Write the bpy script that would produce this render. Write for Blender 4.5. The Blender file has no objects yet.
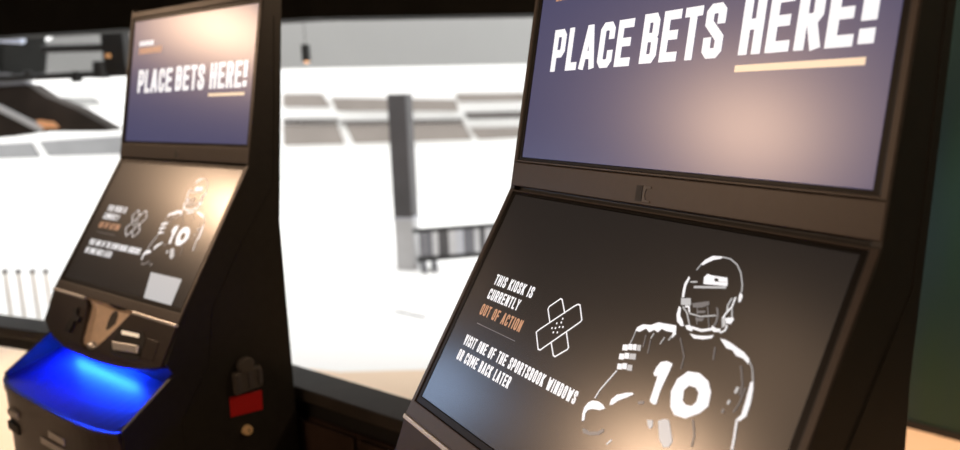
import bpy, bmesh, math, random
from mathutils import Vector, Matrix
from mathutils.geometry import tessellate_polygon
R = math.radians
sc = bpy.context.scene
C = sc.collection
EYE = 1.62

# ---------------------------------------------------------------- camera
cam_d = bpy.data.cameras.new('camera'); cam = bpy.data.objects.new('camera', cam_d); C.objects.link(cam)
cam_d.sensor_fit = 'HORIZONTAL'; cam_d.sensor_width = 36.0
cam_d.lens = 693.5 / 960 * 36.0
cam_d.shift_x = -71.51 / 960; cam_d.shift_y = -7.85 / 960
cam_d.clip_start = 0.02; cam_d.clip_end = 200
PITCH, ROLL = R(-9.483), R(-1.105)
fwd = Vector((0, math.cos(PITCH), math.sin(PITCH))); upv = Vector((0, -math.sin(PITCH), math.cos(PITCH)))
right = Vector((1, 0, 0)) * math.cos(ROLL) + upv * math.sin(ROLL)
up = -Vector((1, 0, 0)) * math.sin(ROLL) + upv * math.cos(ROLL)
m = Matrix((right, up, -fwd)).transposed().to_4x4(); m.translation = Vector((0, 0, EYE))
cam.matrix_world = m
cam_d.dof.use_dof = True; cam_d.dof.focus_distance = 0.98; cam_d.dof.aperture_fstop = 2.4
sc.camera = cam

# ---------------------------------------------------------------- world, lights, exposure
wd = bpy.data.worlds.new('daylight'); sc.world = wd; wd.use_nodes = True
bg = wd.node_tree.nodes['Background']
bg.inputs[0].default_value = (1.0, 0.995, 0.98, 1); bg.inputs[1].default_value = 2.6
sc.view_settings.view_transform = 'Standard'; sc.view_settings.look = 'None'
sc.view_settings.exposure = 0.0; sc.view_settings.gamma = 1.0; sc.view_settings.use_curve_mapping = False

def point_light(name, loc, col, watts, rad):
    d = bpy.data.lights.new(name, 'POINT'); d.color = col; d.energy = watts; d.shadow_soft_size = rad
    o = bpy.data.objects.new(name, d); C.objects.link(o); o.location = loc; return o
def area_light(name, loc, target, col, watts, sx, sy):
    d = bpy.data.lights.new(name, 'AREA'); d.shape = 'RECTANGLE'; d.color = col; d.energy = watts; d.size = sx; d.size_y = sy
    o = bpy.data.objects.new(name, d); C.objects.link(o); o.location = loc
    o.rotation_euler = (Vector(target) - Vector(loc)).to_track_quat('-Z', 'Y').to_euler(); return o
WARM = (1.0, 0.66, 0.42)
def spot_light(name, loc, target, col, watts, size, rad):
    d = bpy.data.lights.new(name, 'SPOT'); d.color = col; d.energy = watts; d.shadow_soft_size = rad; d.spot_size = R(size); d.spot_blend = 0.5
    o = bpy.data.objects.new(name, d); C.objects.link(o); o.location = loc
    o.rotation_euler = (Vector(target) - Vector(loc)).to_track_quat('-Z', 'Y').to_euler(); return o
spot_light('warm_spot_near', (-4.05, 1.0, 2.72), (0.12, 0.8, 1.35), WARM, 200, 27, 0.12)
spot_light('warm_spot_far', (-3.62, 2.08, 2.72), (-0.97, 1.80, 1.42), WARM, 125, 22, 0.12)
spot_light('warm_spot_close', (-1.85, 0.72, 2.72), (0.2, 0.75, 1.35), WARM, 9, 34, 0.3)
spot_light('cool_fill_spot', (-2.0, 1.72, 1.56), (0.02, 0.88, 1.25), (0.45, 0.65, 1.0), 9, 19, 0.16)  # added blue spot in mid-air for the near kiosk; no screen stands here
point_light('warm_fill_point', (1.25, -0.3, 2.7), WARM, 36, 0.12)  # unseen lamp, added to brighten the kiosks' right sides
point_light('warm_fill_point', (1.9, 2.0, 2.7), WARM, 70, 0.12)  # added fill for the teal wall and the floor at right
spot_light('floor_fill_spot', (1.75, 2.6, 2.75), (1.72, 2.85, 0), WARM, 300, 36, 0.1)  # put in to lift the tan floor by the teal wall
spot_light('floor_fill_spot', (-3.0, 3.1, 2.75), (-3.0, 3.3, 0), (1.0, 0.8, 0.62), 330, 60, 0.1)  # extra spot added to brighten the floor at left
area_light('warm_ceiling_fill', (-2.2, -1.6, 2.7), (-0.6, 1.4, 1.2), WARM, 45, 1.6, 1.6)
sc.cycles.sample_clamp_indirect = 3.0

# ---------------------------------------------------------------- materials
def mat(name, col, rough=0.5, metal=0.0, emit=None, es=1.0, spec=0.5, noise=None, coat=0.0):
    """noise = (scale, amount, roughness_amount): procedural wear in colour and gloss"""
    M = bpy.data.materials.new(name); M.use_nodes = True; nt = M.node_tree; b = nt.nodes['Principled BSDF']
    b.inputs['Base Color'].default_value = (*col, 1); b.inputs['Roughness'].default_value = rough
    b.inputs['Metallic'].default_value = metal; b.inputs['Specular IOR Level'].default_value = spec
    b.inputs['Coat Weight'].default_value = coat
    if emit: b.inputs['Emission Color'].default_value = (*emit, 1); b.inputs['Emission Strength'].default_value = es
    if noise:
        tc = nt.nodes.new('ShaderNodeTexCoord'); n = nt.nodes.new('ShaderNodeTexNoise')
        n.inputs['Scale'].default_value = noise[0]; n.inputs['Detail'].default_value = 4
        nt.links.new(tc.outputs['Object'], n.inputs['Vector'])
        r = nt.nodes.new('ShaderNodeValToRGB'); k = noise[1]
        r.color_ramp.elements[0].position = 0.3; r.color_ramp.elements[1].position = 0.7
        r.color_ramp.elements[0].color = (*[c * (1 - k) for c in col], 1); r.color_ramp.elements[1].color = (*[min(1, c * (1 + k)) for c in col], 1)
        nt.links.new(n.outputs['Fac'], r.inputs['Fac']); nt.links.new(r.outputs['Color'], b.inputs['Base Color'])
        if len(noise) > 2:
            mr = nt.nodes.new('ShaderNodeMapRange'); mr.inputs['To Min'].default_value = max(0, rough - noise[2]); mr.inputs['To Max'].default_value = rough + noise[2]
            nt.links.new(n.outputs['Fac'], mr.inputs['Value']); nt.links.new(mr.outputs['Result'], b.inputs['Roughness'])
    return M
M_BODY = mat('black_powder_coat', (0.016, 0.015, 0.013), 0.45, 0.0, noise=(60, 0.15, 0.05), spec=0.35)
M_FRAME = mat('bronze_black_metal', (0.042, 0.031, 0.025), 0.46, 0.1, noise=(90, 0.12, 0.05))
M_BEZEL = mat('black_bezel', (0.008, 0.007, 0.006), 0.4, spec=0.15, noise=(80, 0.1))
M_UP = mat('upper_screen', (0.03, 0.032, 0.04), 0.31, emit=(0.040, 0.047, 0.125), es=1.0, spec=0.9, noise=(3, 0.1))
M_LOW = mat('lower_screen', (0.02, 0.02, 0.02), 0.25, emit=(0.010, 0.009, 0.009), es=1.0, spec=0.7, noise=(3, 0.1))
M_WHITE = mat('screen_white', (0.3, 0.3, 0.3), 0.33, emit=(0.95, 0.96, 1.0), es=0.95)
M_GREY1 = mat('screen_pale_grey', (0.2, 0.2, 0.2), 0.33, emit=(0.85, 0.87, 0.9), es=0.55)
M_GREY2 = mat('screen_mid_grey', (0.1, 0.1, 0.1), 0.33, emit=(0.8, 0.8, 0.85), es=0.17)
M_ORANGE = mat('screen_orange', (0.2, 0.1, 0.06), 0.33, emit=(0.62, 0.33, 0.19), es=0.8)
M_CREAM = mat('screen_cream', (0.3, 0.25, 0.2), 0.33, emit=(1.0, 0.78, 0.55), es=0.85)
M_CHROME = mat('brushed_chrome', (0.88, 0.88, 0.88), 0.36, 0.6, noise=(120, 0.06))
M_TRAY = mat('satin_tray', (0.9, 0.72, 0.56), 0.38, 0.0, noise=(60, 0.06))
M_RED = mat('red_tag_plastic', (0.45, 0.012, 0.012), 0.4, noise=(50, 0.05))
M_BRASS = mat('brass_lock', (0.9, 0.65, 0.35), 0.3, 0.3, noise=(70, 0.1))
M_GREYPL = mat('grey_plastic', (0.07, 0.065, 0.06), 0.45, noise=(50, 0.1))
M_LED = mat('blue_led', (0.1, 0.2, 0.9), 0.4, emit=(0.006, 0.05, 1.0), es=450)
M_SHELF = mat('shelf_blue_lit', (0.018, 0.025, 0.13), 0.4, spec=0.3, noise=(40, 0.1))  # blue in the base colour imitates spill from the light strip
M_PAPER = mat('white_paper', (0.7, 0.7, 0.7), 0.6, noise=(30, 0.05))
M_CEIL = mat('black_ceiling_paint', (0.009, 0.009, 0.008), 0.8, noise=(4, 0.3), spec=0.2)
M_BLACK = mat('matt_black', (0.012, 0.012, 0.012), 0.6, noise=(10, 0.2))
M_OUTFLOOR = mat('white_concourse_floor', (0.93, 0.93, 0.92), 0.6, noise=(0.6, 0.02))
M_OUTWALL = mat('white_plaster', (0.93, 0.93, 0.92), 0.7, noise=(0.8, 0.02))
M_GREYFAC = mat('grey_bulkhead_paint', (0.29, 0.29, 0.285), 0.8, noise=(0.7, 0.04))
M_PANEL = mat('taupe_panel', (0.25, 0.22, 0.20), 0.7, noise=(1.2, 0.08))
M_PANEL_D = mat('dark_taupe_trim', (0.11, 0.10, 0.095), 0.7, noise=(1.5, 0.1))
M_POST = mat('grey_post_paint', (0.06, 0.057, 0.06), 0.6, noise=(2, 0.15))
M_PLINTH = mat('pale_grey_plinth', (0.46, 0.46, 0.47), 0.6, noise=(3, 0.1))
M_PALE = mat('pale_blue_white_metal', (0.42, 0.43, 0.47), 0.5, noise=(5, 0.05))
M_RAIL = mat('dark_grey_ledge', (0.05, 0.045, 0.04), 0.45, noise=(12, 0.2))
M_CAB = mat('dark_brown_laminate', (0.05, 0.032, 0.024), 0.35, noise=(9, 0.3, 0.08))
M_LBAND = mat('pale_band_grey', (0.20, 0.20, 0.205), 0.7, noise=(2, 0.08))
M_SLATE = mat('blue_grey_metal', (0.13, 0.13, 0.145), 0.5, noise=(3, 0.1))

def floor_mat():
    M = bpy.data.materials.new('tan_floor'); M.use_nodes = True; nt = M.node_tree; b = nt.nodes['Principled BSDF']
    tc = nt.nodes.new('ShaderNodeTexCoord'); n = nt.nodes.new('ShaderNodeTexNoise'); n.inputs['Scale'].default_value = 2.5; n.inputs['Detail'].default_value = 6
    r = nt.nodes.new('ShaderNodeValToRGB'); r.color_ramp.elements[0].color = (0.80, 0.60, 0.42, 1); r.color_ramp.elements[1].color = (0.88, 0.68, 0.50, 1)
    nt.links.new(tc.outputs['Object'], n.inputs['Vector']); nt.links.new(n.outputs['Fac'], r.inputs['Fac']); nt.links.new(r.outputs['Color'], b.inputs['Base Color'])
    b.inputs['Roughness'].default_value = 0.55; return M
M_FLOOR = floor_mat()
def teal_mat():
    M = bpy.data.materials.new('teal_wall'); M.use_nodes = True; nt = M.node_tree; b = nt.nodes['Principled BSDF']
    tc = nt.nodes.new('ShaderNodeTexCoord'); mp = nt.nodes.new('ShaderNodeMapping'); mp.inputs['Scale'].default_value = (1.6, 1.6, 0.25)
    n = nt.nodes.new('ShaderNodeTexNoise'); n.inputs['Scale'].default_value = 2.2; n.inputs['Detail'].default_value = 2
    r = nt.nodes.new('ShaderNodeValToRGB'); r.color_ramp.elements[0].position = 0.35; r.color_ramp.elements[1].position = 0.65
    r.color_ramp.elements[0].color = (0.007, 0.045, 0.030, 1); r.color_ramp.elements[1].color = (0.008, 0.036, 0.060, 1)
    nt.links.new(tc.outputs['Object'], mp.inputs['Vector']); nt.links.new(mp.outputs['Vector'], n.inputs['Vector'])
    nt.links.new(n.outputs['Fac'], r.inputs['Fac']); nt.links.new(r.outputs['Color'], b.inputs['Base Color'])
    b.inputs['Roughness'].default_value = 0.5; return M
M_TEAL = teal_mat()

# ---------------------------------------------------------------- helpers
def obj(name, bm, material, parent=None, bevel=0.0, smooth=False):
    bmesh.ops.recalc_face_normals(bm, faces=bm.faces)
    me = bpy.data.meshes.new(name); bm.to_mesh(me); bm.free(); me.materials.append(material)
    o = bpy.data.objects.new(name, me); C.objects.link(o)
    if parent: o.parent = parent
    if smooth:
        for p in me.polygons: p.use_smooth = True
    if bevel:
        b = o.modifiers.new('bevel', 'BEVEL'); b.width = bevel; b.segments = 2; b.limit_method = 'ANGLE'; b.angle_limit = R(35)
    return o
def thing(name, label, cat, loc=(0, 0, 0), rz=0, group=None):
    o = bpy.data.objects.new(name, None); C.objects.link(o); o.empty_display_size = 0.1
    o.location = loc; o.rotation_euler = (0, 0, rz); return tag(o, label, cat, group)
def tag(o, label, cat, group=None):
    o['label'] = label; o['category'] = cat
    if group: o['group'] = group
    return o
def struct(name, bm, material, bevel=0, **k):
    o = obj(name, bm, material, None, bevel); o['kind'] = 'structure'; return o
def box(bm, x0, x1, y0, y1, z0, z1, M=None):
    vs = [bm.verts.new((x, y, z)) for x in (x0, x1) for y in (y0, y1) for z in (z0, z1)]
    for f in ((0, 1, 3, 2), (4, 6, 7, 5), (0, 4, 5, 1), (2, 3, 7, 6), (0, 2, 6, 4), (1, 5, 7, 3)): bm.faces.new([vs[i] for i in f])
    if M is not None:
        for v in vs: v.co = M @ v.co
    return vs
def fill(bm, verts, flip=False):
    """fill an outline that may be concave"""
    if len(verts) <= 4: bm.faces.new(verts[::-1] if flip else verts); return
    for tri in tessellate_polygon([[v.co for v in verts]]):
        try: bm.faces.new([verts[k] for k in (tri[::-1] if flip else tri)])
        except ValueError: pass
def prism(bm, pts, ext):
    """closed outline (3-D points) pushed along the vector ext"""
    a = [bm.verts.new(p) for p in pts]; b = [bm.verts.new(Vector(p) + Vector(ext)) for p in pts]; n = len(a)
    fill(bm, a); fill(bm, b, True)
    for i in range(n): bm.faces.new((a[i], a[(i + 1) % n], b[(i + 1) % n], b[i]))
def cyl(bm, p0, p1, r0, r1=None, seg=20):
    p0, p1 = Vector(p0), Vector(p1); r1 = r0 if r1 is None else r1; d = (p1 - p0).normalized()
    u = d.orthogonal().normalized(); v = d.cross(u); A = []; B = []
    for i in range(seg):
        t = 2 * math.pi * i / seg; w = u * math.cos(t) + v * math.sin(t)
        A.append(bm.verts.new(p0 + w * r0)); B.append(bm.verts.new(p1 + w * r1))
    for i in range(seg): bm.faces.new((A[i], A[(i + 1) % seg], B[(i + 1) % seg], B[i]))
    bm.faces.new(A[::-1]); bm.faces.new(B)
def ribbon(bm, pts, w, mp, closed=False, cap=0.0):
    """flat stroke of width w along 2-D points, mitred; mp maps (x, s) to 3-D"""
    P = [Vector(p) for p in pts]; n = len(P); L = []; Rr = []
    for i in range(n):
        d0 = (P[i] - P[i - 1]).normalized() if (i > 0 or closed) else None
        d1 = (P[(i + 1) % n] - P[i]).normalized() if (i < n - 1 or closed) else None
        if d0 is None: d0 = d1
        if d1 is None: d1 = d0
        n0 = Vector((-d0.y, d0.x)); n1 = Vector((-d1.y, d1.x)); mt = n0 + n1
        mt = mt.normalized() if mt.length > 1e-6 else n0
        k = min(1 / max(0.35, mt.dot(n0)), 2.2)
        q = P[i].copy()
        if cap and not closed:
            if i == 0: q = q - d1 * cap
            if i == n - 1: q = q + d0 * cap
        L.append(bm.verts.new(mp(q + mt * w / 2 * k))); Rr.append(bm.verts.new(mp(q - mt * w / 2 * k)))
    for i in range(n if closed else n - 1):
        j = (i + 1) % n; bm.faces.new((L[i], L[j], Rr[j], Rr[i]))
def flat(bm, pts, mp):
    fill(bm, [bm.verts.new(mp(Vector(p))) for p in pts])

# condensed block letters: centre-line strokes on a unit cell (x right, y up)
a, b_ = 0.0, 1.0
def rnd(x0, y0, x1, y1, c=0.22):
    cy = c * 0.45
    return [(x0 + c, y0), (x1 - c, y0), (x1, y0 + cy), (x1, y1 - cy), (x1 - c, y1), (x0 + c, y1), (x0, y1 - cy), (x0, y0 + cy), (x0 + c, y0)]
GL = {
 'A': [[(0, 0), (0.42, 1), (0.58, 1), (1, 0)], [(0.2, 0.28), (0.8, 0.28)]],
 'B': [[(0, 0), (0.78, 0), (1, 0.1), (1, 0.43), (0.8, 0.52), (0.05, 0.52)], [(0.8, 0.52), (0.97, 0.6), (0.97, 0.9), (0.78, 1), (0, 1), (0, 0)]],
 'C': [[(1, 0.76), (1, 0.9), (0.78, 1), (0.22, 1), (0, 0.9), (0, 0.1), (0.22, 0), (0.78, 0), (1, 0.1), (1, 0.24)]],
 'D': [[(0, 0), (0.75, 0), (1, 0.1), (1, 0.9), (0.75, 1), (0, 1), (0, 0)]],
 'E': [[(1, 0), (0, 0), (0, 1), (1, 1)], [(0, 0.52), (0.85, 0.52)]],
 'F': [[(0, 0), (0, 1), (1, 1)], [(0, 0.5), (0.85, 0.5)]],
 'H': [[(0, 0), (0, 1)], [(1, 0), (1, 1)], [(0, 0.52), (1, 0.52)]],
 'I': [[(0.5, 0), (0.5, 1)]],
 'K': [[(0, 0), (0, 1)], [(1, 1), (0.15, 0.48)], [(0.3, 0.6), (1, 0)]],
 'L': [[(0, 1), (0, 0), (1, 0)]],
 'M': [[(0, 0), (0, 1)], [(1, 0), (1, 1)], [(0.06, 1), (0.5, 0.3)], [(0.94, 1), (0.5, 0.3)]],
 'N': [[(0, 0), (0, 1)], [(1, 0), (1, 1)], [(0.08, 0.95), (0.92, 0.05)]],
 'O': [rnd(0, 0, 1, 1)],
 'P': [[(0, 0), (0, 1), (0.78, 1), (1, 0.9), (1, 0.5), (0.78, 0.4), (0, 0.4)]],
 'R': [[(0, 0), (0, 1), (0.78, 1), (1, 0.9), (1, 0.58), (0.78, 0.48), (0, 0.48)], [(0.6, 0.48), (1, 0)]],
 'S': [[(1, 0.76), (1, 0.92), (0.78, 1), (0.22, 1), (0, 0.92), (0, 0.68), (1, 0.33), (1, 0.08), (0.78, 0), (0.22, 0), (0, 0.08), (0, 0.25)]],
 'T': [[(0.5, 0), (0.5, 1)], [(0, 1), (1, 1)]],
 'U': [[(0, 1), (0, 0.1), (0.22, 0), (0.78, 0), (1, 0.1), (1, 1)]],
 'V': [[(0, 1), (0.46, 0)], [(1, 1), (0.54, 0)]],
 'W': [[(0, 1), (0.23, 0)], [(0.27, 0), (0.48, 0.8)], [(0.52, 0.8), (0.73, 0)], [(0.77, 0), (1, 1)]],
 'Y': [[(0, 1), (0.5, 0.45), (1, 1)], [(0.5, 0.45), (0.5, 0)]],
 '!': [[(0.5, 0.45), (0.5, 1)], [(0.5, 0.03), (0.5, 0.08)]],
}
WID = {'I': 0.42, '!': 0.5, 'W': 1.45, 'M': 1.4, ' ': 0.55, 'L': 0.85, 'T': 0.95, 'A': 1.1}
def write(bm, text, x0, x1, s0, h, mp, sgn=1, stroke=0.17, gap=0.24):
    """lettering from x0 to x1, baseline s0, cap height h; sgn = -1 where s runs downward"""
    tot = sum(WID.get(c, 1.0) for c in text) + gap * (len(text) - 1); k = (x1 - x0) / tot; x = x0; t = h * stroke
    for c in text:
        w = WID.get(c, 1.0) * k
        for st in GL.get(c, []):
            if c in 'I!': xa, xb = x + w / 2, x + w / 2
            else: xa, xb = x + t / 2, x + w - t / 2
            pts = [(xa + (xb - xa) * px, s0 + sgn * (t / 2 + (h - t) * py)) for px, py in st]
            closed = pts[0] == pts[-1]
            ribbon(bm, pts[:-1] if closed else pts, t * (1.0 if c == 'I' else 1.35 if c == '!' else 1), mp, closed, t / 2)
        x += w + gap * k
ART_POLYS=[
(1,[(0.1215, 0.0553), (0.1251, 0.049), (0.1335, 0.0424), (0.1471, 0.0407), (0.1467, 0.0432), (0.1371, 0.0467), (0.1302, 0.0513), (0.125, 0.0557)]),
(0.8,[(0.1867, 0.0753), (0.1914, 0.0782), (0.1919, 0.0844), (0.19, 0.0868), (0.1874, 0.0822)]),
(1,[(0.1331, 0.069), (0.1364, 0.0642), (0.144, 0.0647), (0.1638, 0.0633), (0.1665, 0.068), (0.1544, 0.0697), (0.1529, 0.0666), (0.1474, 0.0672), (0.1492, 0.0709), (0.1668, 0.0684), (0.168, 0.0724), (0.1362, 0.0767)]),
(0.8,[(0.1121, 0.0721), (0.1145, 0.0741), (0.1137, 0.0835), (0.1163, 0.0942), (0.1173, 0.0974), (0.1142, 0.0982), (0.1113, 0.0897), (0.11, 0.0815)]),
(0.55,[(0.1135, 0.0995), (0.1269, 0.0964), (0.1308, 0.1041), (0.1173, 0.1069)]),
(0.35,[(0.1315, 0.1016), (0.1525, 0.094), (0.1549, 0.0978), (0.1464, 0.1033), (0.1348, 0.1057)]),
(0.8,[(0.115, 0.1091), (0.1189, 0.1101), (0.122, 0.1189), (0.1286, 0.124), (0.1329, 0.1291), (0.1282, 0.1299), (0.1208, 0.1261), (0.1165, 0.1189)]),
(0.8,[(0.134, 0.128), (0.1401, 0.1256), (0.1457, 0.1283), (0.1459, 0.132), (0.1383, 0.1314)]),
(0.9,[(0.1686, 0.1188), (0.175, 0.1205), (0.1806, 0.1194), (0.1815, 0.1228), (0.174, 0.1248), (0.1689, 0.1232)]),
(0.85,[(0.1808, 0.107), (0.19, 0.1037), (0.1921, 0.1057), (0.1905, 0.1112), (0.185, 0.1121)]),
(0.6,[(0.1768, 0.1081), (0.1788, 0.1039), (0.1808, 0.107), (0.1856, 0.1142), (0.1816, 0.1179)]),
(0.95,[(0.1439, 0.1347), (0.155, 0.1342), (0.1677, 0.1312), (0.1755, 0.128), (0.1743, 0.132), (0.1639, 0.1362), (0.1522, 0.1384)]),
(0.25,[(0.1413, 0.1081), (0.1528, 0.1052), (0.1534, 0.1078), (0.1433, 0.1108)]),
(0.25,[(0.143, 0.1163), (0.1555, 0.1135), (0.1537, 0.1177), (0.1461, 0.1192)]),
(0.95,[(0.0669, 0.1526), (0.0678, 0.1476), (0.0744, 0.1423), (0.0862, 0.14), (0.0959, 0.1342), (0.1222, 0.1311), (0.1266, 0.1405), (0.1231, 0.1468), (0.1214, 0.1397), (0.1118, 0.1408), (0.104, 0.1402), (0.1008, 0.1453), (0.094, 0.144), (0.0884, 0.1488), (0.0816, 0.1458), (0.0744, 0.1518)]),
(0.9,[(0.0572, 0.173), (0.0648, 0.1709), (0.0677, 0.1778), (0.0593, 0.1795)]),
(0.9,[(0.0653, 0.1699), (0.0714, 0.1683), (0.0742, 0.1752), (0.0673, 0.1764)]),
(0.9,[(0.0724, 0.1682), (0.0775, 0.1669), (0.0803, 0.1738), (0.0744, 0.1747)]),
(0.6,[(0.0787, 0.1672), (0.0842, 0.1658), (0.0869, 0.1726), (0.0807, 0.1736)]),
(0.9,[(0.0577, 0.1844), (0.0649, 0.1825), (0.0677, 0.1892), (0.0599, 0.1909)]),
(0.9,[(0.0653, 0.1813), (0.0719, 0.1796), (0.0747, 0.1863), (0.0674, 0.1878)]),
(0.6,[(0.0731, 0.1798), (0.0823, 0.1773), (0.085, 0.184), (0.0751, 0.1862)]),
(0.8,[(0.0612, 0.1961), (0.0678, 0.1942), (0.0706, 0.2009), (0.0633, 0.2024)]),
(0.9,[(0.0684, 0.1934), (0.0749, 0.1916), (0.0777, 0.1983), (0.0705, 0.1998)]),
(0.5,[(0.0767, 0.1927), (0.0836, 0.1909), (0.0863, 0.1975), (0.0787, 0.1991)]),
(0.85,[(0.0435, 0.275), (0.0392, 0.2667), (0.0383, 0.2592), (0.0409, 0.2524), (0.0463, 0.2478), (0.0561, 0.2455), (0.0647, 0.2464), (0.0703, 0.2492), (0.0634, 0.2539), (0.0517, 0.2565), (0.0453, 0.2602), (0.0437, 0.265), (0.0466, 0.2725)]),
(0.4,[(0.0487, 0.283), (0.0509, 0.2807), (0.0623, 0.2808), (0.0728, 0.2765), (0.0798, 0.2702), (0.083, 0.2725), (0.0766, 0.2791), (0.0645, 0.2845), (0.0532, 0.2859)]),
(0.75,[(0.0743, 0.2436), (0.0736, 0.2367), (0.0791, 0.2293), (0.0901, 0.2231), (0.1003, 0.2193), (0.1026, 0.2206), (0.0937, 0.2278), (0.0843, 0.2347), (0.0789, 0.2414)]),
(0.35,[(0.112, 0.226), (0.1197, 0.2222), (0.122, 0.2248), (0.1143, 0.2287)]),
(0.5,[(0.1341, 0.2392), (0.1418, 0.2368), (0.1448, 0.2425), (0.1426, 0.2467), (0.1377, 0.2446)]),
(0.45,[(0.1486, 0.2349), (0.1558, 0.23), (0.162, 0.2293), (0.1695, 0.2385), (0.1762, 0.2474), (0.1748, 0.2541), (0.1684, 0.2572), (0.1592, 0.2515)]),
(1,[(0.1177, 0.1906), (0.1183, 0.183), (0.1213, 0.1756), (0.1292, 0.172), (0.138, 0.1725), (0.1379, 0.1815), (0.1366, 0.1968), (0.1363, 0.2069), (0.1379, 0.2197), (0.135, 0.2213), (0.1292, 0.2205), (0.1273, 0.2184), (0.126, 0.2032), (0.1246, 0.1906), (0.122, 0.1929)]),
(0.95,[(0.1846, 0.1295), (0.1902, 0.129), (0.198, 0.1299), (0.2094, 0.1329), (0.2182, 0.135), (0.2269, 0.1398), (0.228, 0.1449), (0.2198, 0.1413), (0.211, 0.141), (0.2045, 0.137), (0.1962, 0.1368), (0.1892, 0.1324)]),
(0.75,[(0.2377, 0.1611), (0.2404, 0.1595), (0.2435, 0.1677), (0.2461, 0.1803), (0.2467, 0.1936), (0.2421, 0.2001), (0.2376, 0.2002), (0.2411, 0.1943), (0.2403, 0.1823)]),
(0.4,[(0.1643, 0.0977), (0.1681, 0.0993), (0.172, 0.1062), (0.1732, 0.1141), (0.1721, 0.1196), (0.1695, 0.1193), (0.1704, 0.1134), (0.1695, 0.1068)]),
]
ZERO_OUT=[(0.1571, 0.2161), (0.1501, 0.2009), (0.1517, 0.186), (0.1614, 0.1739), (0.1763, 0.1712), (0.1903, 0.1754), (0.1987, 0.1853), (0.2017, 0.1995), (0.1949, 0.2094), (0.1807, 0.2204), (0.1655, 0.2219)]
ZERO_IN=[(0.1693, 0.2049), (0.1657, 0.1941), (0.1695, 0.1876), (0.1788, 0.1869), (0.1844, 0.1906), (0.186, 0.1999), (0.1826, 0.206), (0.175, 0.2073)]
ART_LINES=[
(0.3,0.00136,[(0.1403, 0.1035), (0.149, 0.1227)]),
(0.3,0.00136,[(0.1536, 0.1003), (0.1659, 0.1221)]),
(0.5,0.00149,[(0.1327, 0.1135), (0.1496, 0.1132), (0.1687, 0.107)]),
(0.6,0.00163,[(0.1207, 0.1083), (0.1303, 0.1141), (0.1392, 0.1253)]),
(0.6,0.0019,[(0.1799, 0.0839), (0.1781, 0.0932), (0.1801, 0.099)]),
(0.3,0.00136,[(0.0854, 0.1528), (0.0883, 0.1675)]),
(0.3,0.00136,[(0.0948, 0.1559), (0.0986, 0.1722)]),
(0.3,0.00122,[(0.1344, 0.1429), (0.1489, 0.1607), (0.1513, 0.1746)]),
(0.3,0.00136,[(0.1827, 0.14), (0.1863, 0.153)]),
(0.35,0.00163,[(0.1898, 0.218), (0.1986, 0.2308), (0.2006, 0.2433)]),
(0.3,0.00136,[(0.2347, 0.168), (0.2344, 0.1844), (0.2316, 0.1953)]),
(0.5,0.00136,[(0.1468, 0.0413), (0.1585, 0.0416), (0.1698, 0.0463), (0.1787, 0.0548), (0.1857, 0.0665), (0.1887, 0.0751)]),
(0.5,0.00136,[(0.1224, 0.0556), (0.1191, 0.0628)]),
(0.5,0.00271,[(0.125, 0.083), (0.1673, 0.0742)]),
(0.5,0.0019,[(0.1176, 0.0782), (0.127, 0.0762)]),
(0.9,0.00299,[(0.1438, 0.1277), (0.1582, 0.1276), (0.1694, 0.1229)]),
(0.8,0.0019,[(0.1838, 0.082), (0.1839, 0.0929), (0.1798, 0.1016), (0.1781, 0.1078)]),
(0.6,0.00163,[(0.1834, 0.093), (0.1871, 0.0998), (0.1891, 0.1044)]),
(0.8,0.00217,[(0.1237, 0.1075), (0.1291, 0.1062), (0.1327, 0.1121)]),
(0.7,0.0019,[(0.1819, 0.1236), (0.1867, 0.1198), (0.187, 0.1139)]),
(0.55,0.00122,[(0.068, 0.1528), (0.0681, 0.1615), (0.0673, 0.1696)]),
(0.5,0.00163,[(0.096, 0.1478), (0.0943, 0.1549)]),
(0.5,0.00163,[(0.1227, 0.1424), (0.1199, 0.1499)]),
(0.5,0.00136,[(0.1131, 0.148), (0.1105, 0.1572)]),
(0.75,0.00149,[(0.0643, 0.204), (0.0576, 0.2186), (0.0509, 0.2332), (0.0486, 0.2442)]),
(0.7,0.00136,[(0.0936, 0.2838), (0.098, 0.2765)]),
(0.45,0.00109,[(0.2268, 0.1405), (0.2344, 0.1483), (0.2403, 0.1602)]),
(0.75,0.00204,[(0.2385, 0.2004), (0.2405, 0.2081), (0.2428, 0.2167), (0.2451, 0.2285)]),
(0.6,0.00326,[(0.2264, 0.1701), (0.226, 0.1769)]),
(0.5,0.00271,[(0.2231, 0.1852), (0.2221, 0.1898)]),
(0.4,0.00271,[(0.22, 0.1955), (0.2198, 0.2002)]),
(0.3,0.00136,[(0.2206, 0.1492), (0.2301, 0.1662), (0.2319, 0.1772)]),
]
ICON=[
(0.00149,[(-0.1035, 0.201), (-0.0994, 0.1959), (-0.0535, 0.151), (-0.0475, 0.1461), (-0.0427, 0.1457), (-0.0277, 0.1631), (-0.0289, 0.1664), (-0.0761, 0.2159), (-0.0802, 0.2205), (-0.085, 0.2208), (-0.1035, 0.201)]),
(0.00149,[(-0.0852, 0.1815), (-0.1003, 0.166), (-0.1, 0.1619), (-0.0845, 0.1466), (-0.0807, 0.147), (-0.064, 0.1632)]),
(0.00149,[(-0.0655, 0.2059), (-0.0514, 0.2196), (-0.0474, 0.2202), (-0.0306, 0.2051), (-0.0303, 0.2021), (-0.0459, 0.1853)]),
]
ICON_DOTS=[(-0.0761, 0.1877), (-0.0695, 0.1859), (-0.0628, 0.1826), (-0.0564, 0.1808), (-0.071, 0.1794), (-0.0631, 0.1761), (-0.07, 0.1922), (-0.0625, 0.1902), (-0.0636, 0.1708)]

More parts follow.
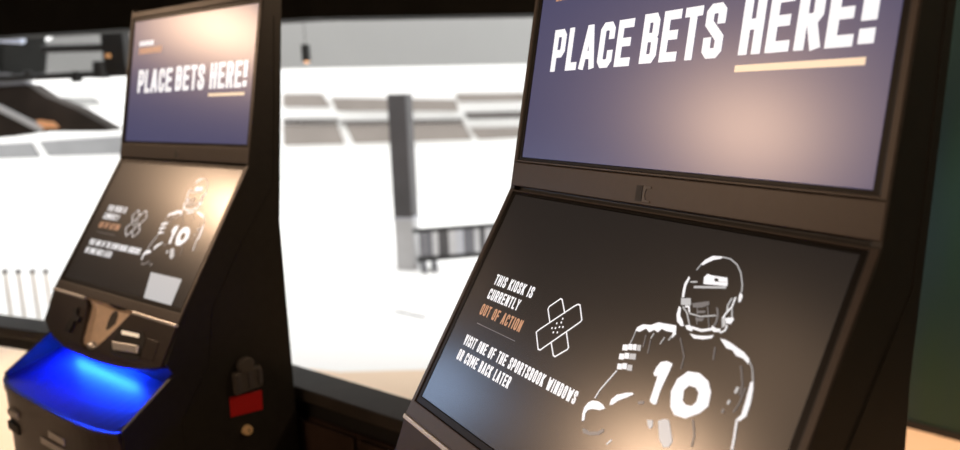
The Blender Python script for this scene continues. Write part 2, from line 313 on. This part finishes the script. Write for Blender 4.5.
# ---------------------------------------------------------------- setting
FL = [(-9.0, 6.3), (-1.32, 4.06), (0.70, 4.10), (3.2, 1.95), (3.2, -3.2), (-9.0, -3.2)]
bm = bmesh.new(); prism(bm, [(x, y, 0) for x, y in FL], (0, 0, -0.12)); struct('floor', bm, M_FLOOR)
bm = bmesh.new(); prism(bm, [(x, y, 2.82) for x, y in FL], (0, 0, 0.15)); struct('ceiling', bm, M_CEIL)
def wallseg(name, p, q, z0, z1, t, material, side=1):
    d = (Vector(q) - Vector(p)).normalized(); n = Vector((-d.y, d.x)) * t * side
    bm = bmesh.new(); prism(bm, [(p[0], p[1], z0), (q[0], q[1], z0), (q[0] + n.x, q[1] + n.y, z0), (p[0] + n.x, p[1] + n.y, z0)], (0, 0, z1 - z0))
    return struct(name, bm, material)
# black header above the wide opening to the concourse
bm = bmesh.new(); HZ = EYE + 0.492
for p, q in ((FL[0], FL[1]), (FL[1], FL[2])):
    prism(bm, [(p[0], p[1], HZ), (q[0], q[1], HZ), (q[0], q[1] + 0.18, HZ), (p[0], p[1] + 0.18, HZ)], (0, 0, 2.97 - HZ))
struct('trim_1', bm, M_CEIL)
wallseg('wall_right', FL[2], FL[3], 0, 2.82, 0.15, M_TEAL)
wallseg('wall_side', FL[3], FL[4], 0, 2.82, 0.15, M_TEAL)
wallseg('wall_back', FL[4], FL[5], 0, 2.82, 0.15, M_GREYPL)
wallseg('wall_left', FL[5], FL[0], 0, 2.82, 0.15, M_GREYPL)
d = (Vector(FL[3]) - Vector(FL[2])).normalized(); n = Vector((d.y, -d.x)) * 0.012
bm = bmesh.new(); prism(bm, [(*FL[2], 0), (*FL[3], 0), (FL[3][0] + n.x, FL[3][1] + n.y, 0), (FL[2][0] + n.x, FL[2][1] + n.y, 0)], (0, 0, 0.035)); struct('baseboard_right', bm, M_BLACK)
# concourse
bm = bmesh.new(); prism(bm, [(-9.0, 6.3, 0), (-1.32, 4.06, 0), (0.70, 4.10, 0), (6, 4.1, 0), (6, 14, 0), (-16, 14, 0), (-16, 6.3, 0)], (0, 0, -0.12)); struct('floor_concourse', bm, M_OUTFLOOR)
bm = bmesh.new(); box(bm, -16, 6, 12.3, 12.6, 0, EYE + 1.0); struct('wall_far', bm, M_OUTWALL)
bm = bmesh.new(); prism(bm, [(-6.453, 8.5, EYE + 0.458), (3.5, 8.5, EYE + 0.458), (3.5, 8.5, 4.2), (-4.6, 8.5, 4.2), (-4.9, 8.5, 3.0), (-6.029, 8.5, EYE + 0.788)], (0, 0.35, 0)); struct('wall_bulkhead', bm, M_GREYFAC)

# taupe panels set on the far white wall
PAN = [
 ('upper', 'light taupe panel with slanted end on far wall, upper row, left of the grey post', [(-4.619, 1.833), (-3.96, 1.821), (-3.837, 1.596), (-4.637, 1.611)], M_PANEL),
 ('upper', 'taupe panel of the upper row running behind the top of the grey post', [(-3.791, 1.749), (-1.639, 1.674), (-1.595, 1.484), (-3.703, 1.524)], M_PANEL),
 ('upper', 'thin taupe panel of the upper row beside the near kiosk', [(-1.635, 1.777), (-0.332, 1.769), (-0.335, 1.632), (-1.571, 1.638)], M_PANEL),
 ('mid', 'narrow dark taupe strip on far wall just right of the far kiosk', [(-4.639, 1.405), (-3.718, 1.387), (-3.705, 1.318), (-4.645, 1.327)], M_PANEL_D),
 ('mid', 'long thin dark line crossing behind the grey post on far wall', [(-3.651, 1.352), (-1.526, 1.345), (-1.528, 1.294), (-3.654, 1.3)], M_PANEL_D),
 ('mid', 'short dark strip on far wall touching the near kiosk outline', [(-1.486, 1.457), (-0.338, 1.461), (-0.341, 1.34), (-1.422, 1.335)], M_PANEL_D),
 ('lower', 'brownish panel of the lower row right beside the far kiosk', [(-4.662, 1.309), (-3.737, 1.291), (-3.62, 0.949), (-4.675, 0.943)], M_PANEL),
 ('lower', 'brownish panel of the lower row running behind the grey post, slanted at both ends', [(-3.579, 1.288), (-1.516, 1.275), (-1.37, 0.985), (-3.444, 0.955)], M_PANEL),
 ('lower', 'brownish panel of the lower row beside the near kiosk', [(-1.397, 1.186), (-0.346, 1.183), (-0.35, 1.009), (-1.264, 0.983)], M_PANEL),
 ('left', 'grey band panel left of the far kiosk, right of a white slanted divider', [(-8.975, 1.105), (-7.318, 1.178), (-7.357, 0.846), (-8.838, 0.83)], M_LBAND),
 ('left', 'grey band panel at the left edge of the photo, left of a white slanted divider', [(-10.705, 1.033), (-9.117, 1.09), (-8.998, 0.816), (-10.745, 0.788)], M_LBAND),
 ('left', 'pale grey wedge panel above the dark canopy edge', [(-8.556, 1.857), (-7.916, 1.845), (-7.812, 1.706), (-8.265, 1.697)], M_SLATE),
]
for row, lab, q, mm in PAN:
    y = 12.24
    if row == 'mid': y = 12.2
    bm = bmesh.new(); pts = [(px, y, pz) for px, pz in q]; prism(bm, pts, (0, 12.297 - y, 0))
    tag(obj('cladding_panel', bm, M_GREYFAC if lab.startswith('pale') else mm), lab, 'panel', 'panels on the far concourse wall')

# grey post with pale plinth
p = Vector((-1.437, 6.774, 0.0)); t = thing('square_post', 'grey square post with a pale lower part standing on the bright floor', 'post', (p.x, p.y, 0), R(-8))
hz = 1.717; wz = 0.529; hw = 0.095
bm = bmesh.new(); box(bm, -hw, hw, -hw, hw, wz, hz); obj('shaft', bm, M_POST, t, 0.01)
bm = bmesh.new(); box(bm, -hw, hw, -hw, hw, 0, wz); obj('plinth', bm, M_PLINTH, t, 0.01)
bm = bmesh.new(); box(bm, -hw - .01, hw + .01, -hw - .01, hw + .01, wz - .03, wz); obj('collar', bm, M_PALE, t)

# low slatted barrier beside the post
p0 = Vector((-1.315, 6.599, 0.0)); p1 = Vector((0.08, 7.045, 0.0)); dv = p1 - p0; ang = math.atan2(dv.y, dv.x); Lb = dv.length
t = thing('crowd_barrier', 'low dark and white slatted barrier standing right of the grey post', 'barrier', (p0.x, p0.y, 0), ang)
ht = 0.43
bm = bmesh.new(); box(bm, -.03, Lb, -.02, .02, ht - .04, ht); obj('top_rail', bm, M_BLACK, t, 0.005)
bm = bmesh.new(); box(bm, 0, Lb, -.02, .02, .10, .15); obj('bottom_rail', bm, M_BLACK, t, 0.005)
k = 0; x = 0.03
rg = random.Random(4)
while x < Lb - .12:
    w = rg.choice((.05, .07, .1)); bm = bmesh.new(); box(bm, x, x + w, -.012, .012, .15, ht - .04)
    obj('slat', bm, (M_SLATE, M_PALE, M_PLINTH, M_POST, M_PLINTH, M_SLATE)[(k * 5) % 6], t); x += w + .004; k += 1
for x in (0.06, 0.16, Lb - .1):
    bm = bmesh.new(); box(bm, x - .02, x + .02, -.1, .1, 0, .1); obj('foot', bm, M_SLATE, t, 0.004)

# four pale stanchions far left
for i, ((sx, sy, zt), lab) in enumerate((((-4.06, 5.019, 0.47), 'leftmost of the four faint white stanchions'), ((-3.957, 5.013, 0.469), 'second from left of the four faint white stanchions'), ((-3.847, 5.007, 0.469), 'third from left of the four faint white stanchions'), ((-3.746, 5.001, 0.468), 'rightmost of the four faint white stanchions, beside the far kiosk'))):
    t = thing('stanchion', lab, 'stanchion', (sx, sy, 0), 0, 'white stanchions on the concourse')
    bm = bmesh.new(); cyl(bm, (0, 0, 0), (0, 0, .02), .045, .04); obj('base', bm, M_OUTWALL, t)
    bm = bmesh.new(); cyl(bm, (0, 0, .02), (0, 0, zt - .03), .012); obj('post', bm, M_OUTWALL, t)
    bm = bmesh.new(); cyl(bm, (0, 0, zt - .03), (0, 0, zt), .02, .016); obj('cap', bm, M_SLATE, t)
# floor drain
p = Vector((-1.119, 5.217, 0.0)); bm = bmesh.new(); box(bm, -.16, .16, -.012, .012, 0, .006); o = obj('floor_drain', bm, M_SLATE); o.location = p; o.rotation_euler.z = R(-35)
tag(o, 'thin grey slot drain in the bright white floor between the kiosks', 'drain')

# pendant lamp
p = Vector((-1.839, 5.4, 1.954)); t = thing('pendant_lamp', 'small black cylinder pendant lamp with a warm glow, hanging on a thin cord', 'lamp', (p.x, p.y, p.z))
bm = bmesh.new(); cyl(bm, (0, 0, .0), (0, 0, .125), .033); obj('lamp_shade', bm, M_BLACK, t, 0.003)
bm = bmesh.new(); cyl(bm, (0, 0, -.012), (0, 0, .0), .014, .02); obj('bulb', bm, mat('warm_bulb', (1, .6, .3), .4, emit=(1, .45, .2), es=1.2), t)
bm = bmesh.new(); cyl(bm, (0, 0, .125), (0, 0, 1.6), .003, seg=8); obj('cord', bm, M_POST, t)

# track of spot lamps below the header, left
a_, b2 = Vector((-4.654, 5.6, 1.871)), Vector((-3.266, 5.6, 1.907))
t = thing('track_light', 'black lighting track with spot lamps crossing left of the far kiosk', 'lighting', tuple(a_), 0)
v = b2 - a_
bm = bmesh.new(); cyl(bm, (0, 0, 0), v, .028, seg=10); obj('track', bm, M_BLACK, t)
for q, r, hh in (((-3.712, 5.6, 1.88), 0.04, 0.085), ((-3.516, 5.6, 1.931), 0.06, 0.13), ((-4.089, 5.6, 1.895), 0.035, 0.07)):
    q = Vector(q) - a_
    bm = bmesh.new(); cyl(bm, q + Vector((0, -.03, -hh / 2)), q + Vector((0, -.03, hh / 2)), r, r * .8); obj('spot_head', bm, M_BLACK, t, 0.004)
c_, d_ = Vector((-3.958, 5.6, 2.101)) - a_, Vector((-3.423, 5.6, 2.106)) - a_
bm = bmesh.new(); cyl(bm, c_, d_, .032, seg=10); obj('upper_track', bm, M_BLACK, t)
bm = bmesh.new(); box(bm, d_.x - .05, d_.x + .12, -.05, .05, (b2 - a_).z, 1.1); obj('drop_rod', bm, M_BLACK, t)
q = Vector((-4.2, 5.5, 2.169)) - a_
bm = bmesh.new(); cyl(bm, q + Vector((-.15, 0, .02)), q + Vector((.16, 0, -.005)), .03, seg=10); obj('tube_lamp', bm, mat('cool_tube', (.5, .55, .65), .3, emit=(.6, .68, .9), es=.35), t)
bm = bmesh.new(); cyl(bm, q + Vector((0, 0, 0)), q + Vector((0, 0, 1)), .02, seg=8); obj('hanger', bm, M_BLACK, t)
q = Vector((-3.409, 5.55, 2.033)) - a_
bm = bmesh.new(); cyl(bm, q + Vector((0, -.04, -.012)), q + Vector((0, -.04, .012)), .02, seg=10); obj('indicator', bm, mat('amber_lamp', (.6, .3, .1), .4, emit=(.8, .4, .2), es=.3), t)

# dark sloping canopy far left
t = thing('sloping_canopy', 'dark brown sloping canopy at left edge, tapering toward the far kiosk, with pale stripe', 'canopy', tuple(Vector((-5.467, 7.0, 1.639))))
o0 = Vector((-5.467, 7.0, 1.639))
def cano(L, name, mm, y0, th):
    bm = bmesh.new(); prism(bm, [Vector((px, y0, pz)) - o0 for px, pz in L], (0, th, 0)); return obj(name, bm, mm, t, 0.004)
M_CAN = mat('dark_bronze_roof', (0.026, 0.019, 0.015), 0.5, noise=(2.5, 0.5), spec=0.25)
cano([(-6.103, 2.002), (-5.426, 1.912), (-5.162, 1.887), (-5.001, 1.767), (-4.729, 1.645), (-4.388, 1.43), (-4.441, 1.407), (-5.07, 1.414), (-5.508, 1.362), (-6.214, 1.336)], 'roof', M_CAN, 7.0, 0.2)
cano([(-6.064, 2.077), (-5.389, 1.997), (-5.237, 1.965), (-5.13, 1.886), (-5.408, 1.872), (-6.083, 1.962)], 'ridge', M_SLATE, 6.97, .1)
cano([(-5.705, 1.81), (-5.43, 1.678), (-5.044, 1.464), (-5.081, 1.416), (-5.438, 1.619), (-5.715, 1.751)], 'rib', M_PLINTH, 6.96, .06)
cano([(-5.101, 1.534), (-4.945, 1.511), (-4.894, 1.451), (-5.074, 1.445)], 'lamp_glow', mat('amber_strip', (.5, .25, .12), .5, emit=(.5, .22, .1), es=.5), 6.97, .05)
cano([(-5.942, 3.256), (-5.302, 3.244), (-5.34, 2.219), (-5.397, 1.969), (-6.155, 1.984)], 'hanger_panel', M_CEIL, 7.0, .6)

# counter ledge behind the kiosks
LZ = EYE - 0.75
dp = 0.105
def ledge(p, q, label, legs):
    p, q = Vector(p), Vector(q); d = (q - p); L = d.length
    t = thing('counter_ledge', label, 'counter', (p.x, p.y, 0), math.atan2(d.y, d.x))
    bm = bmesh.new(); box(bm, 0, L, -dp, 0, LZ - .035, LZ); obj('ledge_top', bm, M_RAIL, t, 0.004)
    bm = bmesh.new(); box(bm, 0, L, -dp + .02, -.01, LZ - .085, LZ - .0352); obj('apron', bm, M_BLACK, t)
    for x in legs: bm = bmesh.new(); box(bm, x - .025, x + .025, -.08, -.03, 0, LZ - .085); obj('leg', bm, M_BLACK, t)
ledge((-3.40, 3.02), (-1.36, 2.2485), 'dark grey counter ledge left of the farther kiosk, pale floor showing below it', (0.2, 2.0))
ledge((-1.035, 2.124), (0.02, 1.431), 'dark grey counter ledge between the two kiosks, resting on a brown cabinet', ())
# brown cabinet below it, between the kiosks
cA, cB = Vector((-0.92, 2.01)), Vector((-0.02, 1.414)); dv = cB - cA; ang = math.atan2(dv.y, dv.x); L = dv.length
t = thing('low_cabinet', 'dark brown low cabinet below the counter ledge between the kiosks', 'cabinet', (cA.x, cA.y, 0), ang)
ct = LZ - 0.0855
bm = bmesh.new(); box(bm, 0, L, -.06, .05, 0.02, ct); obj('carcass', bm, M_CAB, t, .003)
for i in range(2):
    bm = bmesh.new(); box(bm, i * L / 2 + .01, (i + 1) * L / 2 - .01, -.075, -.06, ct - .135, ct - .005); obj('drawer_front', bm, M_CAB, t, .003)
    bm = bmesh.new(); box(bm, i * L / 2 + .01, (i + 1) * L / 2 - .01, -.075, -.06, .06, ct - .15); obj('door', bm, M_CAB, t, .003)

# ---------------------------------------------------------------- betting kiosk
ZF = EYE - 0.1413
A1, A2 = R(11.02), R(31.6)
def UPM(off): return lambda q: Vector((q[0], q[1] * math.sin(A1) - off * math.cos(A1), ZF + q[1] * math.cos(A1) + off * math.sin(A1)))
def LOM(off): return lambda q: Vector((q[0], -q[1] * math.sin(A2) - off * math.cos(A2), ZF - q[1] * math.cos(A2) + off * math.sin(A2)))
AF = R(24); FY, FZ = -0.2097, ZF - 0.3417
def FAM(off): return lambda q: Vector((q[0], FY - q[1] * math.sin(AF) - off * math.cos(AF), FZ - q[1] * math.cos(AF) + off * math.sin(AF)))
def slab(bm, pts, MP, o0, o1):
    A = [MP(o1)(p) for p in pts]; d = MP(o0)(pts[0]) - A[0]; prism(bm, A, d)
def rect(x0, x1, s0, s1): return [(x0, s0), (x1, s0), (x1, s1), (x0, s1)]
def ring(bm, O, I, MP, o0, o1):
    x0, x1, s0, s1 = O; u0, u1, t0, t1 = I
    oc = rect(x0, x1, s0, s1); ic = rect(u0, u1, t0, t1)
    v = [[bm.verts.new(MP(o)(p)) for p in c] for o in (o0, o1) for c in (oc, ic)]  # back-outer, back-inner, front-outer, front-inner
    for i in range(4):
        j = (i + 1) % 4
        bm.faces.new((v[2][i], v[2][j], v[3][j], v[3][i])); bm.faces.new((v[0][i], v[0][j], v[1][j], v[1][i]))
        bm.faces.new((v[0][i], v[0][j], v[2][j], v[2][i])); bm.faces.new((v[1][i], v[1][j], v[3][j], v[3][i]))
W = 0.319

def make_kiosk(label, loc, rz):
    t = thing('betting_kiosk', label, 'kiosk', loc, rz, 'self-service betting kiosks')
    F0 = ZF
    side = [(0.128, 0.425), (0.080, 0.425), (-0.003, 0.0), (-0.2097, -0.3417), (-0.2455, -0.4220), (-0.2300, -0.4500), (-0.3500, -0.5360), (-0.3500, -ZF), (0.0695, -ZF), (0.0695, -0.1418)]
    for sx in (-1, 1):
        bm = bmesh.new(); prism(bm, [(sx * W, y, F0 + z) for y, z in side], (-sx * 0.012, 0, 0)); obj('side_panel', bm, M_BODY, t, 0.0015)
        cov = [(0.100, 0.36), (0.0669, 0.02), (0.058, -0.05), (-0.0445, -0.1885), (-0.130, -0.325), (-0.150, -0.45), (-0.225, -0.56), (-0.225, -1.40), (0.060, -1.40), (0.060, -0.145), (0.112, 0.36)]
        bm = bmesh.new(); prism(bm, [(sx * (W + 0.0015), y, F0 + z) for y, z in cov], (-sx * 0.002, 0, 0)); obj('side_cover', bm, M_BODY, t)
    core = [(0.120, 0.415), (0.084, 0.415), (0.008, 0.0), (-0.190, -0.3300), (-0.20, -0.4500), (-0.20, -ZF + 0.01), (0.063, -ZF + 0.01), (0.063, -0.142)]
    bm = bmesh.new(); prism(bm, [(-0.307, y, F0 + z) for y, z in core], (0.614, 0, 0)); obj('body', bm, M_BODY, t)
    # upper screen
    U0, U1 = 0.0527, 0.398
    bm = bmesh.new(); ring(bm, (-0.3175, 0.3175, 0.0445, 0.4265), (-0.3095, 0.3095, 0.0475, 0.408), UPM, -0.02, 0.004); obj('upper_frame', bm, M_FRAME, t, 0.0015)
    bm = bmesh.new(); ring(bm, (-0.3093, 0.3093, 0.0477, 0.4078), (-0.3, 0.3, U0, U1), UPM, -0.02, 0.0012); obj('upper_bezel', bm, M_BEZEL, t, 0.0008)
    bm = bmesh.new(); slab(bm, rect(-0.2995, 0.2995, U0 + .0005, U1 - .0005), UPM, -0.02, 0.0); d1 = obj('upper_display', bm, M_UP, t)
    mu = UPM(0.0006)
    for txt, xa, xb, s0, h in (('PLACE', -0.2535, -0.0706, 0.1905, 0.0655), ('BETS', -0.0517, 0.0885, 0.192, 0.0665), ('HERE!', 0.114, 0.2765, 0.193, 0.067)):
        bm = bmesh.new(); write(bm, txt, xa, xb, s0, h, mu, 1, 0.185, 0.2); obj('headline_word', bm, M_WHITE, d1)
    bm = bmesh.new(); flat(bm, rect(0.1125, 0.272, 0.1735, 0.1815), mu); obj('underline', bm, M_CREAM, d1)
    rr = random.Random(3)
    for nm, mm, xa, xb, sa, sb in (('small_text', M_WHITE, -0.263, -0.185, 0.325, 0.339), ('small_text', M_ORANGE, -0.263, -0.140, 0.302, 0.320)):
        bm = bmesh.new(); x = xa
        while x < xb:
            w = rr.uniform(.006, .010); flat(bm, rect(x, min(xb, x + w), sa, sb), mu); x += w + .0022
        obj(nm, bm, mm, d1)
    # strip between the screens
    bm = bmesh.new(); slab(bm, rect(-0.3175, 0.3175, 0.0045, 0.0440), UPM, -0.02, 0.004); st = obj('middle_strip', bm, M_FRAME, t, 0.0018)
    bm = bmesh.new(); slab(bm, rect(-0.0175, -0.006, 0.0095, 0.0305), UPM, 0.001, 0.0047); obj('camera_window', bm, M_BLACK, st)
    bm = bmesh.new(); slab(bm, [(-0.005, 0.0305), (0.010, 0.0305), (0.010, 0.0275), (0.001, 0.0265), (-0.001, 0.018), (0.002, 0.0125), (0.010, 0.0115), (0.010, 0.009), (-0.005, 0.009)], UPM, 0.002, 0.0048); obj('lock_plate', bm, M_GREYPL, st, 0.0004)
    # lower screen
    L0, L1 = 0.010, 0.3628
    bm = bmesh.new(); ring(bm, (-0.3175, 0.3175, 0.003, 0.3985), (-0.309, 0.309, 0.0055, 0.3735), LOM, -0.02, 0.003); obj('lower_frame', bm, M_FRAME, t, 0.0015)
    bm = bmesh.new(); ring(bm, (-0.3088, 0.3088, 0.0057, 0.3733), (-0.2995, 0.2995, L0, L1), LOM, -0.02, 0.0008); obj('lower_bezel', bm, M_BEZEL, t, 0.0008)
    bm = bmesh.new(); slab(bm, rect(-0.299, 0.299, L0 + .0005, L1 - .0005), LOM, -0.02, 0.0); d2 = obj('lower_display', bm, M_LOW, t)
    ml = LOM(0.0005)
    for txt, xa, xb, s0, h in (('THIS KIOSK IS', -0.2485, -0.1455, 0.1605, 0.0170), ('CURRENTLY', -0.2490, -0.1640, 0.1845, 0.0170), ('OUT OF ACTION', -0.2500, -0.1385, 0.2110, 0.0175),
                            ('VISIT ONE OF THE SPORTSBOOK WINDOWS', -0.2560, 0.0200, 0.2625, 0.0165), ('OR COME BACK LATER', -0.2560, -0.1110, 0.2865, 0.0165)):
        bm = bmesh.new(); write(bm, txt, xa, xb, s0, h, ml, -1, 0.17, 0.30)
        o = obj('message_line', bm, M_ORANGE if txt[0:2] == 'OU' else M_WHITE, d2)
        if txt[0:2] == 'OU': o['label'] = 'orange line of the message'
    bm = bmesh.new(); flat(bm, rect(-0.2445, -0.139, 0.2240, 0.2250), ml); obj('divider_line', bm, M_GREY2, d2)
    bm = bmesh.new()
    for w, L in ICON:
        cl = L[0] == L[-1]; ribbon(bm, L[:-1] if cl else L, w * 1.35, ml, cl)
    for x, s in ICON_DOTS: flat(bm, rect(x - .0013, x + .0013, s - .0013, s + .0013), ml)
    obj('plaster_icon', bm, M_WHITE, d2)
    mats = ((0.7, M_WHITE, bmesh.new()), (0.42, M_GREY1, bmesh.new()), (0, M_GREY2, bmesh.new()))
    def pick(a): return next(b for lim, _, b in mats if a >= lim)
    for a, P in ART_POLYS: flat(pick(a), P, LOM(0.0005))
    for a, w, P in ART_LINES: ribbon(pick(a), P, w, LOM(0.0007))
    b = pick(1); n0 = len(ZERO_OUT)
    # the figure 0: eleven-sided outer edge joined to the inner edge
    vo = [b.verts.new(ml(p)) for p in ZERO_OUT]; vi = [b.verts.new(ml(p)) for p in ZERO_IN]
    eo = [b.edges.new((vo[i], vo[(i + 1) % len(vo)])) for i in range(len(vo))] + [b.edges.new((vi[i], vi[(i + 1) % len(vi)])) for i in range(len(vi))]
    bmesh.ops.triangle_fill(b, use_beauty=True, use_dissolve=False, edges=eo)
    flat(mats[1][2], [(0.1107, .298), (.252, .298), (.256, .3615), (.131, .3615)], ml)
    for (lim, mm, b) in mats: obj('player_picture', b, mm, d2)
    # fascia with scoop
    ol = [(-0.317, 0.0), (-0.305, 0.0826), (-0.27, 0.104), (-0.226, 0.119), (-0.16, 0.131), (-0.08, 0.136), (0.02, 0.136), (0.14, 0.128), (0.24, 0.114), (0.303, 0.0960), (0.317, 0.0)]
    notch = [(0.125, 0.0), (0.108, 0.006), (0.060, 0.055), (0.010, 0.100), (-0.015, 0.115), (-0.055, 0.117), (-0.078, 0.106), (-0.094, 0.060), (-0.106, 0.018), (-0.120, 0.003), (-0.135, 0.0)]
    bm = bmesh.new(); slab(bm, ol + notch, FAM, -0.020, 0.004); fa = obj('fascia', bm, M_FRAME, t, 0.002)
    # satin scoop set back into the notch
    bm = bmesh.new(); N = 14; g = []
    for i in range(N + 1):
        s = -0.004 + 0.118 * i / N; row = []
        xl = -0.132 + 0.062 * (i / N) ** 1.2; xr = 0.130 - 0.125 * (i / N)
        for j in range(N + 1):
            u = j / N; x = xl + (xr - xl) * u; dep = -0.020 * math.sin(math.pi * u) ** 0.7 * (1 - 0.35 * i / N) - 0.003
            row.append(bm.verts.new(FAM(dep)((x, s))))
        g.append(row)
    for i in range(N):
        for j in range(N): bm.faces.new((g[i][j], g[i][j + 1], g[i + 1][j + 1], g[i + 1][j]))
    o = obj('card_scoop', bm, M_TRAY, fa, smooth=True); sm = o.modifiers.new('thick', 'SOLIDIFY'); sm.thickness = 0.0015; sm.offset = -1
    bm = bmesh.new(); slab(bm, [(-0.006 + .020 * math.cos(a), 0.045 + .034 * math.sin(a)) for a in [k * math.pi / 12 for k in range(24)]], FAM, -0.024, -0.019); obj('scanner_lens', bm, M_GREYPL, o, 0.001)
    bm = bmesh.new(); bmesh.ops.create_uvsphere(bm, u_segments=20, v_segments=12, radius=0.012)
    bmesh.ops.scale(bm, verts=bm.verts, vec=(1.7, 1, 0.9)); bmesh.ops.translate(bm, verts=bm.verts, vec=FAM(-0.008)((-0.034, 0.106))); obj('chrome_lip', bm, M_CHROME, fa, smooth=True)
    # key shaped card slot
    bm = bmesh.new(); slab(bm, [(-0.158, 0.030), (-0.140, 0.028), (-0.134, 0.045), (-0.112, 0.047), (-0.112, 0.060), (-0.132, 0.062), (-0.140, 0.092), (-0.168, 0.092), (-0.166, 0.070), (-0.150, 0.052)], FAM, 0.002, 0.010); obj('card_slot', bm, M_BLACK, fa, 0.001)
    # ticket window
    bm = bmesh.new(); slab(bm, [(0.085, 0.040), (0.196, 0.036), (0.214, 0.052), (0.212, 0.096), (0.190, 0.104), (0.080, 0.106), (0.068, 0.095)], FAM, 0.0, 0.0052); tw = obj('ticket_window', bm, M_BLACK, fa, 0.001)
    bm = bmesh.new(); slab(bm, [(0.082, 0.076), (0.198, 0.066), (0.204, 0.084), (0.098, 0.094)], FAM, 0.005, 0.012); obj('ticket_flap', bm, M_CHROME, tw, 0.002)
    bm = bmesh.new(); slab(bm, [(0.100, 0.046), (0.180, 0.042), (0.184, 0.050), (0.104, 0.055)], FAM, 0.005, 0.0058); obj('ticket_label', bm, M_CREAM, tw)
    bm = bmesh.new(); slab(bm, [(0.224, 0.045), (0.270, 0.045), (0.270, 0.090), (0.224, 0.090)], FAM, 0.003, 0.0055); obj('reader_pad', bm, M_FRAME, fa, 0.001)
    # ledge edge highlight built as chrome strips, left and right of the scoop
    for xa, xb in ((-0.317, -0.130), (0.120, 0.317)):
        bm = bmesh.new(); slab(bm, rect(xa, xb, -0.0035, 0.0035), FAM, -0.002, 0.0065); obj('ledge_highlight', bm, M_CHROME, t, 0.0015)
    # bowed base with shelf
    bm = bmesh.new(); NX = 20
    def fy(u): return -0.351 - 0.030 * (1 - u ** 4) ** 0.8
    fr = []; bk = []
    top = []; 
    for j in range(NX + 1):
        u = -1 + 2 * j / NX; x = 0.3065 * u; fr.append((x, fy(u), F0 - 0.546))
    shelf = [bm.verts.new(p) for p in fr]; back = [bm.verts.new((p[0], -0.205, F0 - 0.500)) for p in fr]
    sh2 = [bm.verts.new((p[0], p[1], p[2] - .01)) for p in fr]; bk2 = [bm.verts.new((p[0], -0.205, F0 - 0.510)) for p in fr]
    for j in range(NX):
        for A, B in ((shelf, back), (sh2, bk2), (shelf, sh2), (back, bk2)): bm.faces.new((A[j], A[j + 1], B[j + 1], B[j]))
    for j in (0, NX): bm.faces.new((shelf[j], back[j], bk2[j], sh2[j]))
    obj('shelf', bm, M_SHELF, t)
    bm = bmesh.new(); prism(bm, [(x, y - 0.001, F0 - 0.553) for x, y, z in fr] + [(0.3065, -0.21, F0 - 0.553), (-0.3065, -0.21, F0 - 0.553)], (0, 0, -(F0 - 0.553)))
    ba = obj('base', bm, M_FRAME, t)
    # rounded lip above the base front
    bm = bmesh.new(); prism(bm, [(x, y - 0.004, F0 - 0.541) for x, y, z in fr] + [(x, y + 0.006, F0 - 0.541) for x, y, z in reversed(fr)], (0, 0, -0.022)); obj('shelf_lip', bm, M_FRAME, t, 0.002)
    # small print on the base front, too small to read
    rr = random.Random(8)
    for xa, xb, z in ((0.02, 0.10, -0.597), (-0.03, 0.15, -0.625), (-0.22, -0.16, -0.60)):
        bm = bmesh.new(); x = xa
        while x < xb:
            w = rr.uniform(.007, .011); box(bm, x, x + w, -0.3845, -0.3780, F0 + z - .016, F0 + z); x += w + .003
        obj('small_print', bm, M_PAPER, ba)
    bm = bmesh.new(); box(bm, -0.235, -0.17, -0.384, -0.372, F0 - 0.66, F0 - 0.635); obj('front_handle', bm, M_BLACK, ba, .002)
    # blue light under the fascia
    bm = bmesh.new(); box(bm, -0.22, 0.10, -0.238, -0.226, F0 - 0.472, F0 - 0.466); obj('light_strip', bm, M_LED, t)
    # latch box, red tag and lock on the right side
    X = W + 0.0015
    bm = bmesh.new(); box(bm, X, X + .018, -0.100, -0.030, F0 - 0.545, F0 - 0.490); lb = obj('latch_box', bm, M_GREYPL, t, .003)
    bm = bmesh.new(); cyl(bm, (X + .004, -0.068, F0 - 0.478), (X + .02, -0.068, F0 - 0.478), .020, seg=16); obj('latch_knob', bm, M_GREYPL, lb, .002)
    for yy in (-0.092, -0.062, -0.036):
        bm = bmesh.new(); box(bm, X + .018, X + .022, yy - .005, yy + .005, F0 - 0.535, F0 - 0.497); obj('latch_rib', bm, M_POST, lb, .001)
    bm = bmesh.new(); prism(bm, [(X, -0.1105, F0 - 0.549), (X, -0.0255, F0 - 0.561), (X, -0.0275, F0 - 0.612), (X, -0.112, F0 - 0.599)], (.003, 0, 0)); obj('red_tag', bm, M_RED, t, .0008)
    bm = bmesh.new(); cyl(bm, (X - .001, -0.0747, F0 - 0.647), (X + .012, -0.0747, F0 - 0.647), .013, .011, seg=20); lk = obj('key_lock', bm, M_BRASS, t, .001)
    bm = bmesh.new(); box(bm, X + .012, X + .0125, -0.0755, -0.0739, F0 - 0.652, F0 - 0.642); obj('keyhole', bm, M_BLACK, lk)
    return t
def dup(o, parent=None):
    c = o.copy(); C.objects.link(c); c.parent = parent
    for ch in [x for x in o.children]: dup(ch, c)
    return c
far = make_kiosk('blurred farther kiosk at left, blue-lit shelf below, red tag on its side', (-0.9906, 1.8525, 0), R(-33.97))
near = dup(far); near.location = (0.1224, 0.8924, 0); near.rotation_euler = (0, 0, R(-53.87))
near['label'] = 'large sharp kiosk in the foreground at right, cropped by the photo edges'
